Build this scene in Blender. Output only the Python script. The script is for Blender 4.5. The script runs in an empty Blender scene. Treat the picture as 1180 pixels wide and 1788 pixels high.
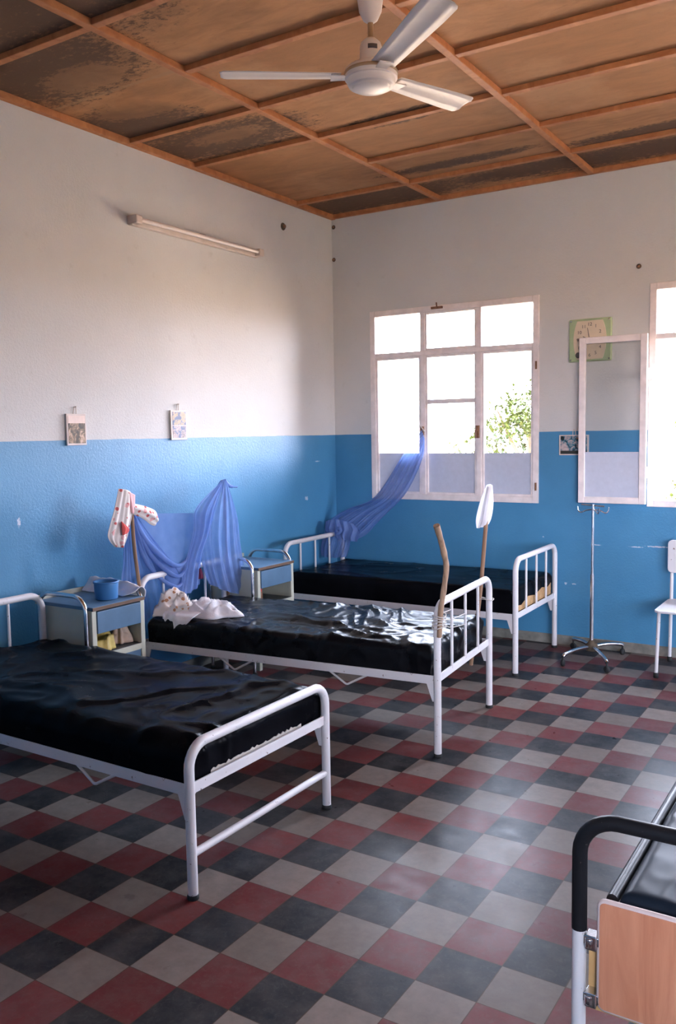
import bpy, math, random
from mathutils import Vector, Matrix, noise
random.seed(7)
PI = math.pi
sc = bpy.context.scene
COL = sc.collection

# ------------------------------------------------------------------ camera
cam_d = bpy.data.cameras.new('camera'); cam = bpy.data.objects.new('camera', cam_d); COL.objects.link(cam)
CAM_R = Matrix(((0.8439710362267714, -0.034688181204518526, 0.5352659339945259),
                (0.5361250417288289, 0.08584028487551672, -0.8397626957204944),
                (-0.01681753970030218, 0.9957048636906485, 0.09104391677216077)))
cam.matrix_world = Matrix.Translation((4.13925, -6.46906, 1.65941)) @ CAM_R.to_4x4()
cam_d.sensor_fit = 'HORIZONTAL'; cam_d.sensor_width = 36.0; cam_d.lens = 1509.846 / 1180 * 36
cam_d.clip_start = 0.05; cam_d.clip_end = 300
sc.camera = cam

# ------------------------------------------------------------------ room numbers
RX, RY, RZ = 9.2, -7.6, 3.528          # right wall, wall behind the camera, ceiling
ZB = 1.643                             # top of the blue paint
WIN = {1: (0.375, 1.862), 2: (2.672, 4.16), 3: (4.97, 6.457), 4: (7.27, 8.757)}   # windows in the back wall
WZ0, WZ1 = 1.09, 2.677
REARS = ((4.9, 6.9), (7.1, 9.1))  # windows in the wall behind the camera
RZ0, RZ1 = 1.09, 2.677
SIDE = ((-2.2, -0.3),)  # windows in the right-hand wall, outside the picture

# ------------------------------------------------------------------ world, sun, exposure
SKY = 33.0
world = bpy.data.worlds.new('world'); sc.world = world; world.use_nodes = True
wn = world.node_tree.nodes; wl = world.node_tree.links; wn.clear()
w_out = wn.new('ShaderNodeOutputWorld'); w_bg = wn.new('ShaderNodeBackground')
w_tc = wn.new('ShaderNodeTexCoord'); w_sep = wn.new('ShaderNodeSeparateXYZ'); w_ramp = wn.new('ShaderNodeValToRGB')
w_map = wn.new('ShaderNodeMapRange'); w_map.inputs['From Min'].default_value = -1; w_map.inputs['From Max'].default_value = 1
wl.new(w_tc.outputs['Generated'], w_sep.inputs[0]); wl.new(w_sep.outputs['Z'], w_map.inputs['Value'])
wl.new(w_map.outputs['Result'], w_ramp.inputs['Fac']); wl.new(w_ramp.outputs['Color'], w_bg.inputs['Color'])
w_bg.inputs['Strength'].default_value = SKY
cr = w_ramp.color_ramp
cr.elements[0].position = 0.49; cr.elements[0].color = (0.52, 0.34, 0.2, 1)
cr.elements[1].position = 0.51; cr.elements[1].color = (0.86, 0.85, 1.0, 1)
e = cr.elements.new(0.8); e.color = (0.66, 0.78, 1.0, 1)
wl.new(w_bg.outputs[0], w_out.inputs[0])

sun_d = bpy.data.lights.new('sun', 'SUN'); sun = bpy.data.objects.new('sun', sun_d); COL.objects.link(sun)
sun_d.energy = 38; sun_d.angle = math.radians(0.6); sun_d.color = (1, 0.93, 0.82)
sun.rotation_euler = (math.radians(28), math.radians(8), 0)       # high, from behind the camera's end of the building

def portal(name, x0, x1, z0, z1, y, rx):
    d = bpy.data.lights.new(name, 'AREA'); d.shape = 'RECTANGLE'; d.size = x1 - x0; d.size_y = z1 - z0
    d.cycles.is_portal = True
    o = bpy.data.objects.new(name, d); COL.objects.link(o)
    o.location = ((x0 + x1) / 2, y, (z0 + z1) / 2); o.rotation_euler = (rx, 0, 0); return o
for k, (a, b) in WIN.items():
    portal('daylight_portal', a, b, WZ0, WZ1, 0.12, -PI / 2)      # faces -y, into the room
for a, b in SIDE:
    p_ = portal('daylight_portal', a, b, WZ0, WZ1, 0, -PI / 2); p_.location = (RX + .12, (a + b) / 2, (WZ0 + WZ1) / 2); p_.rotation_euler = (-PI / 2, 0, -PI / 2)
for a, b in REARS: portal('daylight_portal', a, b, RZ0, RZ1, RY - 0.12, PI / 2)

vs = sc.view_settings
sc.display_settings.display_device = 'sRGB'
vs.view_transform = 'Standard'; vs.look = 'None'; vs.exposure = 0.8; vs.gamma = 1.0; vs.use_curve_mapping = False
cy = sc.cycles
cy.use_denoising = True
cy.max_bounces = 10; cy.diffuse_bounces = 5; cy.glossy_bounces = 4; cy.transmission_bounces = 8; cy.transparent_max_bounces = 24
cy.caustics_reflective = False; cy.caustics_refractive = False
cy.sample_clamp_indirect = 12.0

# ------------------------------------------------------------------ materials
class NT:
    def __init__(s, name):
        s.m = bpy.data.materials.new(name); s.m.use_nodes = True
        s.t = s.m.node_tree; s.n = s.t.nodes; s.b = s.n['Principled BSDF']; s.out = s.n['Material Output']
    def new(s, ty, **k):
        x = s.n.new(ty)
        for a, v in k.items(): setattr(x, a, v)
        return x
    def link(s, a, b): s.t.links.new(a, b)
    def coord(s): return s.new('ShaderNodeTexCoord').outputs['Object']
    def val(s, inp, v):
        if hasattr(v, 'is_linked') or hasattr(v, 'links'): s.link(v, inp)
        else: inp.default_value = v
    def noise(s, scale, detail=4, rough=.55, vec=None, dist=0, out='Fac'):
        x = s.new('ShaderNodeTexNoise'); x.inputs['Scale'].default_value = scale; x.inputs['Detail'].default_value = detail
        x.inputs['Roughness'].default_value = rough; x.inputs['Distortion'].default_value = dist
        s.link(vec if vec is not None else s.coord(), x.inputs['Vector']); return x.outputs[out]
    def ramp(s, fac, stops, interp='LINEAR'):
        x = s.new('ShaderNodeValToRGB'); c = x.color_ramp; c.interpolation = interp
        for i, (p, v) in enumerate(stops):
            el = c.elements[i] if i < 2 else c.elements.new(p)
            el.position = p; el.color = (v if len(v) == 4 else (*v, 1)) if not isinstance(v, (int, float)) else (v, v, v, 1)
        s.link(fac, x.inputs['Fac']); return x.outputs['Color']
    def math(s, op, a, b=0.0, c=None):
        x = s.new('ShaderNodeMath', operation=op); s.val(x.inputs[0], a); s.val(x.inputs[1], b)
        if c is not None: s.val(x.inputs[2], c)
        return x.outputs[0]
    def mix(s, fac, a, b, blend='MIX'):
        x = s.new('ShaderNodeMix', data_type='RGBA', blend_type=blend)
        s.val(x.inputs[0], fac)
        for i, v in ((6, a), (7, b)):
            if isinstance(v, tuple): x.inputs[i].default_value = (*v, 1) if len(v) == 3 else v
            else: s.link(v, x.inputs[i])
        return x.outputs[2]
    def sep(s, vec=None):
        x = s.new('ShaderNodeSeparateXYZ'); s.link(vec if vec is not None else s.coord(), x.inputs[0]); return x.outputs
    def scaled(s, v):
        x = s.new('ShaderNodeMapping'); x.inputs['Scale'].default_value = v; s.link(s.coord(), x.inputs['Vector']); return x.outputs[0]
    def bump(s, h, strength=.3, dist=.01):
        x = s.new('ShaderNodeBump'); x.inputs['Strength'].default_value = strength; x.inputs['Distance'].default_value = dist
        s.link(h, x.inputs['Height']); s.link(x.outputs[0], s.b.inputs['Normal'])
    def set(s, color=None, rough=None, metal=None, spec=None, coat=None):
        for k, v in (('Base Color', color), ('Roughness', rough), ('Metallic', metal), ('Specular IOR Level', spec), ('Coat Weight', coat)):
            if v is None: continue
            if isinstance(v, tuple): s.b.inputs[k].default_value = (*v, 1) if len(v) == 3 else v
            else: s.val(s.b.inputs[k], v)
        return s.m

def simple(name, color, rough=.5, metal=0, spec=.5, var=.12, scale=9, bump=0):
    t = NT(name); f = t.noise(scale, 5)
    dark = tuple(c * (1 - var) for c in color); lite = tuple(min(1, c * (1 + var)) for c in color)
    t.set(t.ramp(f, [(.3, dark), (.7, lite)]), rough, metal, spec)
    if bump: t.bump(t.noise(scale * 8, 3), bump, .004)
    return t.m

def wall_mat(name, chips):
    t = NT(name); co = t.coord(); x, y, z = t.sep(co)
    edge = t.math('ADD', z, t.math('MULTIPLY', t.math('SUBTRACT', t.noise(3, 2), .5), .012))
    isblue = t.math('LESS_THAN', edge, ZB)
    up = t.ramp(t.noise(1.3, 6, .6), [(.3, (.63, .625, .60)), (.7, (.69, .685, .665))])
    grime = t.ramp(t.noise(7, 8, .7), [(.27, 1.0), (.40, 0.0)])
    up = t.mix(t.math('MULTIPLY', grime, .22), up, (.36, .31, .25))
    bl = t.ramp(t.noise(2.2, 6, .6), [(.3, (.058, .235, .42)), (.7, (.074, .275, .475))])
    col = t.mix(isblue, up, bl)
    for (ax, a, b, r1, r2) in chips:          # worn spots where the paint has chipped off
        h = x if ax == 'x' else y
        dx = t.math('DIVIDE', t.math('SUBTRACT', h, a), r1); dz = t.math('DIVIDE', t.math('SUBTRACT', z, b), r2)
        d = t.math('ADD', t.math('MULTIPLY', dx, dx), t.math('MULTIPLY', dz, dz))
        d = t.math('ADD', d, t.math('MULTIPLY', t.math('SUBTRACT', t.noise(75, 6, .75), .5), 5.5))
        col = t.mix(t.math('MULTIPLY', t.math('LESS_THAN', d, .6), .8), col, (.62, .66, .72))
    rough = t.math('ADD', t.math('MULTIPLY', isblue, -.46), .85)
    t.set(col, rough, 0, .5)
    t.bump(t.noise(60, 5, .7), .34, .008)
    return t.m

def floor_mat():
    t = NT('cement_tiles'); x, y, z = t.sep()
    u = t.math('ADD', t.math('DIVIDE', x, .2), -14.899); v = t.math('ADD', t.math('DIVIDE', y, .2), 17.293)
    i = t.math('FLOOR', u); j = t.math('FLOOR', v)
    k = t.math('FLOORED_MODULO', t.math('ADD', t.math('SUBTRACT', j, i), 300.0), 3.0)
    iw = t.math('LESS_THAN', t.math('ABSOLUTE', t.math('SUBTRACT', k, 1.0)), .5)
    ig = t.math('GREATER_THAN', k, 1.5)
    cell = t.new('ShaderNodeCombineXYZ'); t.link(i, cell.inputs[0]); t.link(j, cell.inputs[1])
    wnz = t.new('ShaderNodeTexWhiteNoise', noise_dimensions='2D'); t.link(cell.outputs[0], wnz.inputs['Vector'])
    rv = wnz.outputs['Value']
    red = t.mix(rv, (.125, .026, .027), (.18, .043, .043)); whi = t.mix(rv, (.180, .146, .124), (.245, .202, .176)); gry = t.mix(rv, (.014, .016, .019), (.030, .034, .040))
    c = t.mix(iw, red, whi); c = t.mix(ig, c, gry)
    worn = t.noise(7, 7, .65)
    c = t.mix(t.math('MULTIPLY', t.ramp(worn, [(.42, 0.0), (.68, 1.0)]), .24), c, (.19, .17, .16))
    c = t.mix(t.math('MULTIPLY', t.ramp(t.noise(19, 8, .7), [(.34, 1.0), (.66, 0.0)]), .30), c, (.07, .055, .048))
    c = t.mix(t.math('MULTIPLY', t.ramp(t.noise(40, 8, .8, dist=1), [(.52, 0.0), (.72, 1.0)]), .22), c, (.20, .18, .165))
    fu = t.math('ABSOLUTE', t.math('SUBTRACT', t.math('FRACT', u), .5)); fv = t.math('ABSOLUTE', t.math('SUBTRACT', t.math('FRACT', v), .5))
    g = t.math('GREATER_THAN', t.math('MAXIMUM', fu, fv), t.math('ADD', .486, t.math('MULTIPLY', t.noise(30, 3), .012)))
    c = t.mix(t.math('MULTIPLY', g, .75), c, (.07, .046, .03))
    t.set(c, t.ramp(t.noise(12, 5, .6), [(.3, .27), (.7, .38)]), 0, .055)
    t.bump(t.math('ADD', t.math('MULTIPLY', g, -1.0), t.math('MULTIPLY', t.noise(25, 4), .15)), .18, .004)
    return t.m

def ceiling_mat():
    t = NT('stained_hardboard'); co = t.coord(); x, y, z = t.sep(co)
    px = t.math('FLOOR', t.math('DIVIDE', t.math('ADD', x, .19), 1.218)); py = t.math('FLOOR', t.math('DIVIDE', t.math('ADD', y, .55), .6115))
    cell = t.new('ShaderNodeCombineXYZ'); t.link(px, cell.inputs[0]); t.link(py, cell.inputs[1])
    w = t.new('ShaderNodeTexWhiteNoise', noise_dimensions='2D'); t.link(cell.outputs[0], w.inputs['Vector'])
    base = t.mix(w.outputs['Value'], (.42, .195, .080), (.53, .262, .115))
    st = t.scaled((1.6, 5.0, 1))
    base = t.mix(t.ramp(t.noise(2.2, 6, .6, st, .6), [(.35, 0.0), (.7, 1.0)]), base, (.34, .165, .07))
    base = t.mix(t.math('MULTIPLY', t.ramp(t.noise(1.6, 5, .6), [(.52, 0.0), (.68, 1.0)]), .45), base, (.60, .345, .175))
    # speckled damp and mould patches, plus light falloff painted dark at the near left
    dx = t.math('SUBTRACT', x, .55)
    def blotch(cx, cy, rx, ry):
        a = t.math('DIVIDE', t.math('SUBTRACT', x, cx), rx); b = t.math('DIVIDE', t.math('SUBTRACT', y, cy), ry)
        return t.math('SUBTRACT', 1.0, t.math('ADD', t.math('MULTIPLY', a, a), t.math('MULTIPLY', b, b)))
    dirt_shade = None
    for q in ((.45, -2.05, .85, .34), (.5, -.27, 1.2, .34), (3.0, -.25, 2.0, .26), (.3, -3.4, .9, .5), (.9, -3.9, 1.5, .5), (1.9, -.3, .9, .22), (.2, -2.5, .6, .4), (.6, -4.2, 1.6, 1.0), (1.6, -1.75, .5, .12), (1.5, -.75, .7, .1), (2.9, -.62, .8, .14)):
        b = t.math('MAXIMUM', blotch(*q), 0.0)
        dirt_shade = b if dirt_shade is None else t.math('MAXIMUM', dirt_shade, b)
    hole = t.math('MAXIMUM', blotch(.55, -2.08, .36, .12), 0.0)
    for q in ((.5, -3.2, .32, .16), (.45, -2.72, .35, .14)):
        hole = t.math('MAXIMUM', hole, t.math('MAXIMUM', blotch(*q), 0.0))
    m = t.math('ADD', t.math('ADD', t.math('MULTIPLY', dirt_shade, .9), t.math('MULTIPLY', hole, -1.1)), t.math('MULTIPLY', t.math('MULTIPLY', t.math('SUBTRACT', t.noise(24, 8, .75, t.scaled((1, 1.8, 1))), .55), 3.4), t.math('MINIMUM', t.math('ADD', t.math('MULTIPLY', dirt_shade, 2.5), .35), 1.0)))
    c = t.mix(t.math('MULTIPLY', t.ramp(m, [(.06, 0.0), (.42, 1.0)]), .84), base, (.075, .045, .028))
    soft = t.math('ADD', dirt_shade, t.math('MULTIPLY', t.math('SUBTRACT', t.noise(3, 5, .6), .5), 1.2))
    c = t.mix(t.math('MULTIPLY', t.ramp(soft, [(.15, 0.0), (.75, 1.0)]), .62), c, (.12, .068, .04))  # soft brown darkening: old stains and the painted falloff together
    seam = t.math('LESS_THAN', t.math('ADD', t.math('ABSOLUTE', t.math('ADD', y, 2.99)), t.math('MULTIPLY', t.noise(14, 5), .02)), .024)
    seam = t.math('MULTIPLY', seam, t.math('LESS_THAN', x, 1.03))
    c = t.mix(t.math('MULTIPLY', seam, .35), c, (.42, .27, .15))
    t.set(c, .75, 0, .3); t.bump(t.noise(40, 5), .2, .004)
    return t.m

def net_mat():
    t = NT('blue_net'); t.n.remove(t.b)
    tr = t.new('ShaderNodeBsdfTransparent'); df = t.new('ShaderNodeBsdfDiffuse'); tl = t.new('ShaderNodeBsdfTranslucent')
    c = t.ramp(t.noise(9, 4), [(.3, (.20, .32, .66)), (.7, (.27, .40, .74))])
    t.link(c, df.inputs[0]); t.link(c, tl.inputs[0])
    a = t.new('ShaderNodeMixShader'); a.inputs[0].default_value = .35; t.link(df.outputs[0], a.inputs[1]); t.link(tl.outputs[0], a.inputs[2])
    b = t.new('ShaderNodeMixShader'); b.inputs[0].default_value = .76; t.link(tr.outputs[0], b.inputs[1]); t.link(a.outputs[0], b.inputs[2])
    t.link(b.outputs[0], t.out.inputs[0]); return t.m

def cloth_mat(name, color, through=.45):
    t = NT(name); t.n.remove(t.b)
    df = t.new('ShaderNodeBsdfDiffuse'); tl = t.new('ShaderNodeBsdfTranslucent'); a = t.new('ShaderNodeMixShader'); a.inputs[0].default_value = through
    c = t.ramp(t.noise(20, 5), [(.3, tuple(q * .94 for q in color)), (.7, color)]); t.link(c, df.inputs[0]); t.link(c, tl.inputs[0])
    t.link(df.outputs[0], a.inputs[1]); t.link(tl.outputs[0], a.inputs[2]); t.link(a.outputs[0], t.out.inputs[0]); return t.m

def glass_mat():
    t = NT('clear_glass'); t.n.remove(t.b)
    tr = t.new('ShaderNodeBsdfTransparent'); gl = t.new('ShaderNodeBsdfGlossy'); gl.inputs['Roughness'].default_value = .03
    tr.inputs[0].default_value = (.965, .97, .975, 1)
    f = t.new('ShaderNodeFresnel'); f.inputs[0].default_value = 1.45
    a = t.new('ShaderNodeMixShader'); t.link(f.outputs[0], a.inputs[0]); t.link(tr.outputs[0], a.inputs[1]); t.link(gl.outputs[0], a.inputs[2])
    t.link(a.outputs[0], t.out.inputs[0]); return t.m

def vinyl_mat(name, rough=.2, spec=.5):
    t = NT(name)
    t.set(t.ramp(t.noise(5, 5), [(.3, (.003, .003, .004)), (.7, (.006, .006, .008))]), t.ramp(t.noise(6, 4), [(.3, rough), (.7, rough + .12)]), 0, spec)
    t.bump(t.noise(70, 3), .08, .003); return t.m

def painted_steel(name, color=(.70, .68, .69), chip=(.16, .09, .06), spec=.5):
    t = NT(name)
    f = t.ramp(t.noise(45, 5, .7), [(.655, 0.0), (.68, 1.0)])
    t.set(t.mix(f, t.ramp(t.noise(6, 4), [(.3, tuple(c * .93 for c in color)), (.7, color)]), chip), .38, 0, spec); return t.m

def floral(name, base, spot, spot2):
    t = NT(name)
    v = t.new('ShaderNodeTexVoronoi'); v.inputs['Scale'].default_value = 26; t.link(t.coord(), v.inputs['Vector'])
    v2 = t.new('ShaderNodeTexVoronoi'); v2.inputs['Scale'].default_value = 15; t.link(t.coord(), v2.inputs['Vector'])
    c = t.mix(t.math('LESS_THAN', t.math('ADD', v.outputs['Distance'], t.math('MULTIPLY', t.noise(60), .25)), .40), base, spot)
    c = t.mix(t.math('LESS_THAN', t.math('ADD', v2.outputs['Distance'], t.math('MULTIPLY', t.noise(50), .3)), .36), c, spot2)
    t.set(c, .9, 0, .2); return t.m

def wood(name, a, b, axis_scale=(3, 3, .35), scale=7, rough=.55, spec=.4):
    t = NT(name)
    n = t.noise(scale, 6, .6, t.scaled(axis_scale), 1.2)
    t.set(t.ramp(n, [(.3, a), (.7, b)]), rough, 0, spec); return t.m

def print_mat(name, stops, scale=20, vec=(1, 1, 1)):
    t = NT(name); t.set(t.ramp(t.noise(scale, 3, .6, t.scaled(vec), .8), stops), .35, 0, .4); return t.m

M = {}
M['wall_left'] = wall_mat('oil_painted_wall', [('y', -.467, 1.114, .03, .02), ('y', -3.334, 1.186, .012, .03), ('y', -.30, 1.42, .05, .006)])
M['wall_back'] = wall_mat('oil_painted_wall_b', [('x', 2.76, .80, .10, .007), ('x', 2.60, .79, .06, .005), ('x', 2.31, .79, .05, .005), ('x', 2.08, .48, .012, .012), ('x', 2.14, .48, .02, .006), ('x', 1.90, .83, .008, .008)])
M['wall_plain'] = wall_mat('oil_painted_wall_c', [])
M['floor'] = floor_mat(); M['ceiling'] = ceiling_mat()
M['batten'] = wood('batten_wood', (.38, .135, .05), (.58, .25, .10), (1.5, 1.5, 1.5), 5, .6)
M['concrete'] = simple('skirting_cement', (.23, .22, .19), .8, 0, .3, .3, 12, .3)
M['net'] = net_mat(); M['glass'] = glass_mat()
M['frosted'] = simple('obscured_glass', (.56, .60, .70), .35, 0, .4, .04, 30)
M['winpaint'] = simple('window_paint', (.86, .78, .75), .5, 0, .4, .10, 14)
M['rust'] = simple('rusty_metal', (.22, .11, .06), .7, 0, .4, .4, 40)
M['vinyl'] = vinyl_mat('black_vinyl', .22, .13); M['vinyl_dull'] = vinyl_mat('black_vinyl_dull', .17, .02)
M['vinyl_grey'] = simple('slate_vinyl', (.012, .017, .026), .36, 0, .03, .3, 6)
M['white_steel'] = painted_steel('white_enamel'); M['black_steel'] = painted_steel('black_enamel', (.012, .012, .014), (.09, .08, .07), .12)
M['rubber'] = simple('black_rubber', (.015, .015, .015), .7)
M['chrome'] = simple('chrome', (.62, .62, .64), .22, 1.0, .5, .12, 30)
M['foam'] = simple('orange_foam', (.48, .30, .15), .95, 0, .1, .2, 30, .4)
M['cream'] = simple('cream_laminate', (.50, .52, .43), .45, 0, .4, .05)
M['bluelam'] = simple('blue_laminate', (.09, .17, .27), .4, 0, .5, .1)
M['darklam'] = simple('dark_shelf', (.05, .055, .06), .5)
M['brownedge'] = simple('brown_edge', (.13, .075, .045), .5)
M['basin'] = simple('blue_plastic', (.06, .21, .46), .35, 0, .5, .05)
M['thin_white'] = cloth_mat('thin_white_cloth', (.88, .86, .88), .5); M['whitecloth'] = simple('white_cloth', (.78, .75, .78), .9, 0, .2, .05, 20, .3)
M['floral_red'] = floral('red_spotted_cloth', (.80, .74, .70), (.62, .14, .13), (.78, .42, .40))
M['floral_tan'] = floral('tan_spotted_cloth', (.80, .73, .68), (.55, .28, .16), (.78, .55, .42))
M['pink'] = simple('pink_cloth', (.80, .45, .45), .9, 0, .2, .1)
M['red'] = simple('red_cloth', (.62, .10, .09), .9, 0, .2, .1)
M['yellow'] = simple('yellow_band', (.65, .42, .06), .6, 0, .3, .1)
M['yellowbag'] = simple('yellow_bag', (.52, .40, .12), .35, 0, .5, .2, 20)
M['beigebag'] = simple('beige_bag', (.58, .44, .34), .5, 0, .4, .15, 20)
M['plum'] = simple('plum_cloth', (.10, .015, .04), .9, 0, .2, .2)
M['stick'] = wood('bare_branch', (.20, .12, .075), (.46, .31, .20), (4, 4, .6), 9, .75)
M['stick2'] = wood('brown_pole', (.24, .13, .075), (.34, .20, .12), (4, 4, .6), 9, .7)
M['string'] = simple('string', (.50, .46, .42), .8)
M['fan'] = simple('fan_enamel', (.74, .66, .60), .35, 0, .5, .06)
M['fantrim'] = simple('fan_trim', (.40, .26, .14), .4)
M['label'] = simple('dark_label', (.09, .06, .05), .5)
M['tube'] = simple('lamp_tube', (.80, .70, .64), .25, 0, .5, .04)
M['fixture'] = simple('fixture_enamel', (.66, .56, .48), .5, 0, .4, .08)
M['cgreen'] = simple('clock_green', (.42, .52, .30), .45, 0, .4, .1)
M['cface'] = simple('clock_face', (.74, .62, .46), .5, 0, .3, .05)
M['cink'] = simple('clock_ink', (.10, .09, .085), .5)
M['panelwood'] = wood('beech_panel', (.46, .175, .095), (.64, .285, .165), (3.2, 2.2, .45), 5, .42)
M['bandedge'] = simple('pale_edge', (.62, .50, .47), .4)
M['tanwood'] = simple('tan_wood', (.55, .33, .13), .6)
M['photo_frame'] = simple('pale_photo_mount', (.70, .60, .54), .5)
M['p1'] = print_mat('print_brown', [(.40, (.02, .018, .012)), (.49, (.10, .07, .04)), (.56, (.34, .22, .13)), (.66, (.62, .44, .32))], 30, (1, 1, .7))
M['p1sky'] = simple('print_sky', (.78, .62, .54), .4, 0, .4, .1, 25)
M['p2a'] = print_mat('print_upper', [(.40, (.015, .05, .16)), (.48, (.10, .13, .22)), (.53, (.50, .36, .22)), (.64, (.30, .24, .14))], 30)
M['p2b'] = print_mat('print_lower', [(.40, (.02, .06, .20)), (.48, (.12, .14, .22)), (.53, (.55, .42, .40)), (.64, (.14, .12, .13))], 30)
M['p3'] = print_mat('print_street', [(.40, (.01, .014, .012)), (.48, (.06, .22, .30)), (.54, (.42, .34, .33)), (.66, (.60, .50, .48))], 22)
M['p3dark'] = simple('print_ground', (.03, .03, .025), .4)
M['leaf'] = NT('leaf').set((.045, .06, .012), .6, 0, .2)
M['bark'] = simple('bark', (.12, .08, .05), .9)
M['earth'] = simple('dry_earth', (.36, .25, .16), .95, 0, .1, .15, .6)
M['bolt'] = simple('dark_bolt', (.10, .075, .05), .8, 0, .3, .3, 60)

# ------------------------------------------------------------------ mesh builder
class MB:
    def __init__(s): s.v = []; s.f = []; s.sm = []
    def add(s, vs_, fs, smooth=False):
        o = len(s.v); s.v += [tuple(v) for v in vs_]
        s.f += [tuple(i + o for i in f) for f in fs]; s.sm += [smooth] * len(fs); return s
    def box(s, x0, x1, y0, y1, z0, z1, mat=None, sm=False):
        v = [Vector(p) for p in ((x0, y0, z0), (x1, y0, z0), (x1, y1, z0), (x0, y1, z0), (x0, y0, z1), (x1, y0, z1), (x1, y1, z1), (x0, y1, z1))]
        if mat is not None: v = [mat @ p for p in v]
        return s.add(v, [(0, 3, 2, 1), (4, 5, 6, 7), (0, 1, 5, 4), (1, 2, 6, 5), (2, 3, 7, 6), (3, 0, 4, 7)], sm)
    def prism(s, pts, a, b, axis=2):
        # outline pts (2D) extruded along axis from a to b
        def P(p, h):
            return {2: (p[0], p[1], h), 1: (p[0], h, p[1]), 0: (h, p[0], p[1])}[axis]
        n = len(pts)
        return s.add([P(p, a) for p in pts] + [P(p, b) for p in pts],
                     [tuple(range(n))[::-1], tuple(range(n, 2 * n))] + [(i, (i + 1) % n, n + (i + 1) % n, n + i) for i in range(n)])
    def tube(s, pts, r, seg=12, closed=False):
        pts = [Vector(p) for p in pts]; n = len(pts)
        rr = r if isinstance(r, (list, tuple)) else [r] * n
        tan = []
        for i in range(n):
            a = pts[max(i - 1, 0)] if not closed else pts[i - 1]; b = pts[min(i + 1, n - 1)] if not closed else pts[(i + 1) % n]
            tan.append((b - a).normalized())
        up = Vector((0, 0, 1)) if abs(tan[0].z) < .9 else Vector((1, 0, 0))
        nrm = (up - tan[0] * up.dot(tan[0])).normalized(); vs_ = []
        for i in range(n):
            nrm = (nrm - tan[i] * nrm.dot(tan[i])).normalized(); bi = tan[i].cross(nrm)
            for k in range(seg):
                a = 2 * PI * k / seg; vs_.append(pts[i] + (nrm * math.cos(a) + bi * math.sin(a)) * rr[i])
        fs = []
        for i in range(n if closed else n - 1):
            j = (i + 1) % n
            for k in range(seg):
                fs.append((i * seg + k, i * seg + (k + 1) % seg, j * seg + (k + 1) % seg, j * seg + k))
        s.add(vs_, fs, True)
        if not closed:
            s.add(vs_[:seg], [tuple(range(seg))[::-1]]); s.add(vs_[-seg:], [tuple(range(seg))])
        return s
    def lathe(s, prof, c=(0, 0, 0), seg=28, mat=None):
        # prof: (radius, z)
        vs_ = []
        for r, z in prof:
            for k in range(seg):
                a = 2 * PI * k / seg; p = Vector((c[0] + r * math.cos(a), c[1] + r * math.sin(a), c[2] + z)); vs_.append(mat @ p if mat is not None else p)
        fs = [(i * seg + k, i * seg + (k + 1) % seg, (i + 1) * seg + (k + 1) % seg, (i + 1) * seg + k) for i in range(len(prof) - 1) for k in range(seg)]
        return s.add(vs_, fs, True)
    def build(s, name, m, parent=None, bevel=0, solid=0, subsurf=0):
        me = bpy.data.meshes.new(name); me.from_pydata(s.v, [], s.f); me.validate()
        if len(me.polygons) == len(s.sm): me.polygons.foreach_set('use_smooth', s.sm)
        me.materials.append(M[m] if isinstance(m, str) else m); me.update()
        o = bpy.data.objects.new(name, me); COL.objects.link(o)
        if parent is not None: o.parent = parent
        if solid:
            k = o.modifiers.new('solid', 'SOLIDIFY'); k.thickness = solid; k.offset = 0
        if bevel:
            k = o.modifiers.new('bevel', 'BEVEL'); k.width = bevel; k.segments = 2; k.limit_method = 'ANGLE'; k.angle_limit = math.radians(40)
        if subsurf:
            k = o.modifiers.new('sub', 'SUBSURF'); k.levels = subsurf; k.render_levels = subsurf
        return o

def fillet(pts, r, n=6):
    pts = [Vector(p) for p in pts]; out = [pts[0]]
    for i in range(1, len(pts) - 1):
        a, b, c = pts[i - 1], pts[i], pts[i + 1]
        d1 = (a - b).normalized(); d2 = (c - b).normalized(); ang = d1.angle(d2)
        t = min(r / math.tan(ang / 2), (a - b).length * .49, (c - b).length * .49)
        p, q = b + d1 * t, b + d2 * t
        for k in range(n + 1):
            u = k / n; h = .62 * t
            c1, c2 = p - d1 * t * .55, q - d2 * t * .55
            out.append(p * (1 - u) ** 3 + c1 * 3 * u * (1 - u) ** 2 + c2 * 3 * u * u * (1 - u) + q * u ** 3)
    out.append(pts[-1]); return out

def spline(pts, n=6):
    pts = [Vector(p) for p in pts]; out = []
    for i in range(len(pts) - 1):
        p0, p1, p2, p3 = pts[max(i - 1, 0)], pts[i], pts[i + 1], pts[min(i + 2, len(pts) - 1)]
        for k in range(n):
            t = k / n
            out.append(.5 * (2 * p1 + (p2 - p0) * t + (2 * p0 - 5 * p1 + 4 * p2 - p3) * t * t + (3 * p1 - p0 - 3 * p2 + p3) * t ** 3))
    out.append(pts[-1]); return out

def tag(o, label, cat, group=None, kind=None):
    o['label'] = label; o['category'] = cat
    if group: o['group'] = group
    if kind: o['kind'] = kind
    return o
def thing(name, label, cat, loc=(0, 0, 0), rz=0, group=None):
    o = bpy.data.objects.new(name, None); COL.objects.link(o); o.location = loc; o.rotation_euler = (0, 0, rz); o.empty_display_size = .1
    return tag(o, label, cat, group)
def struct(o, label=None, cat=None):
    o['kind'] = 'structure'
    if label: o['label'] = label; o['category'] = cat
    return o
def copy_tree(o, parent=None):
    c = o.copy(); COL.objects.link(c)
    if parent is not None: c.parent = parent
    for ch in list(o.children): copy_tree(ch, c)
    return c

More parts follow.
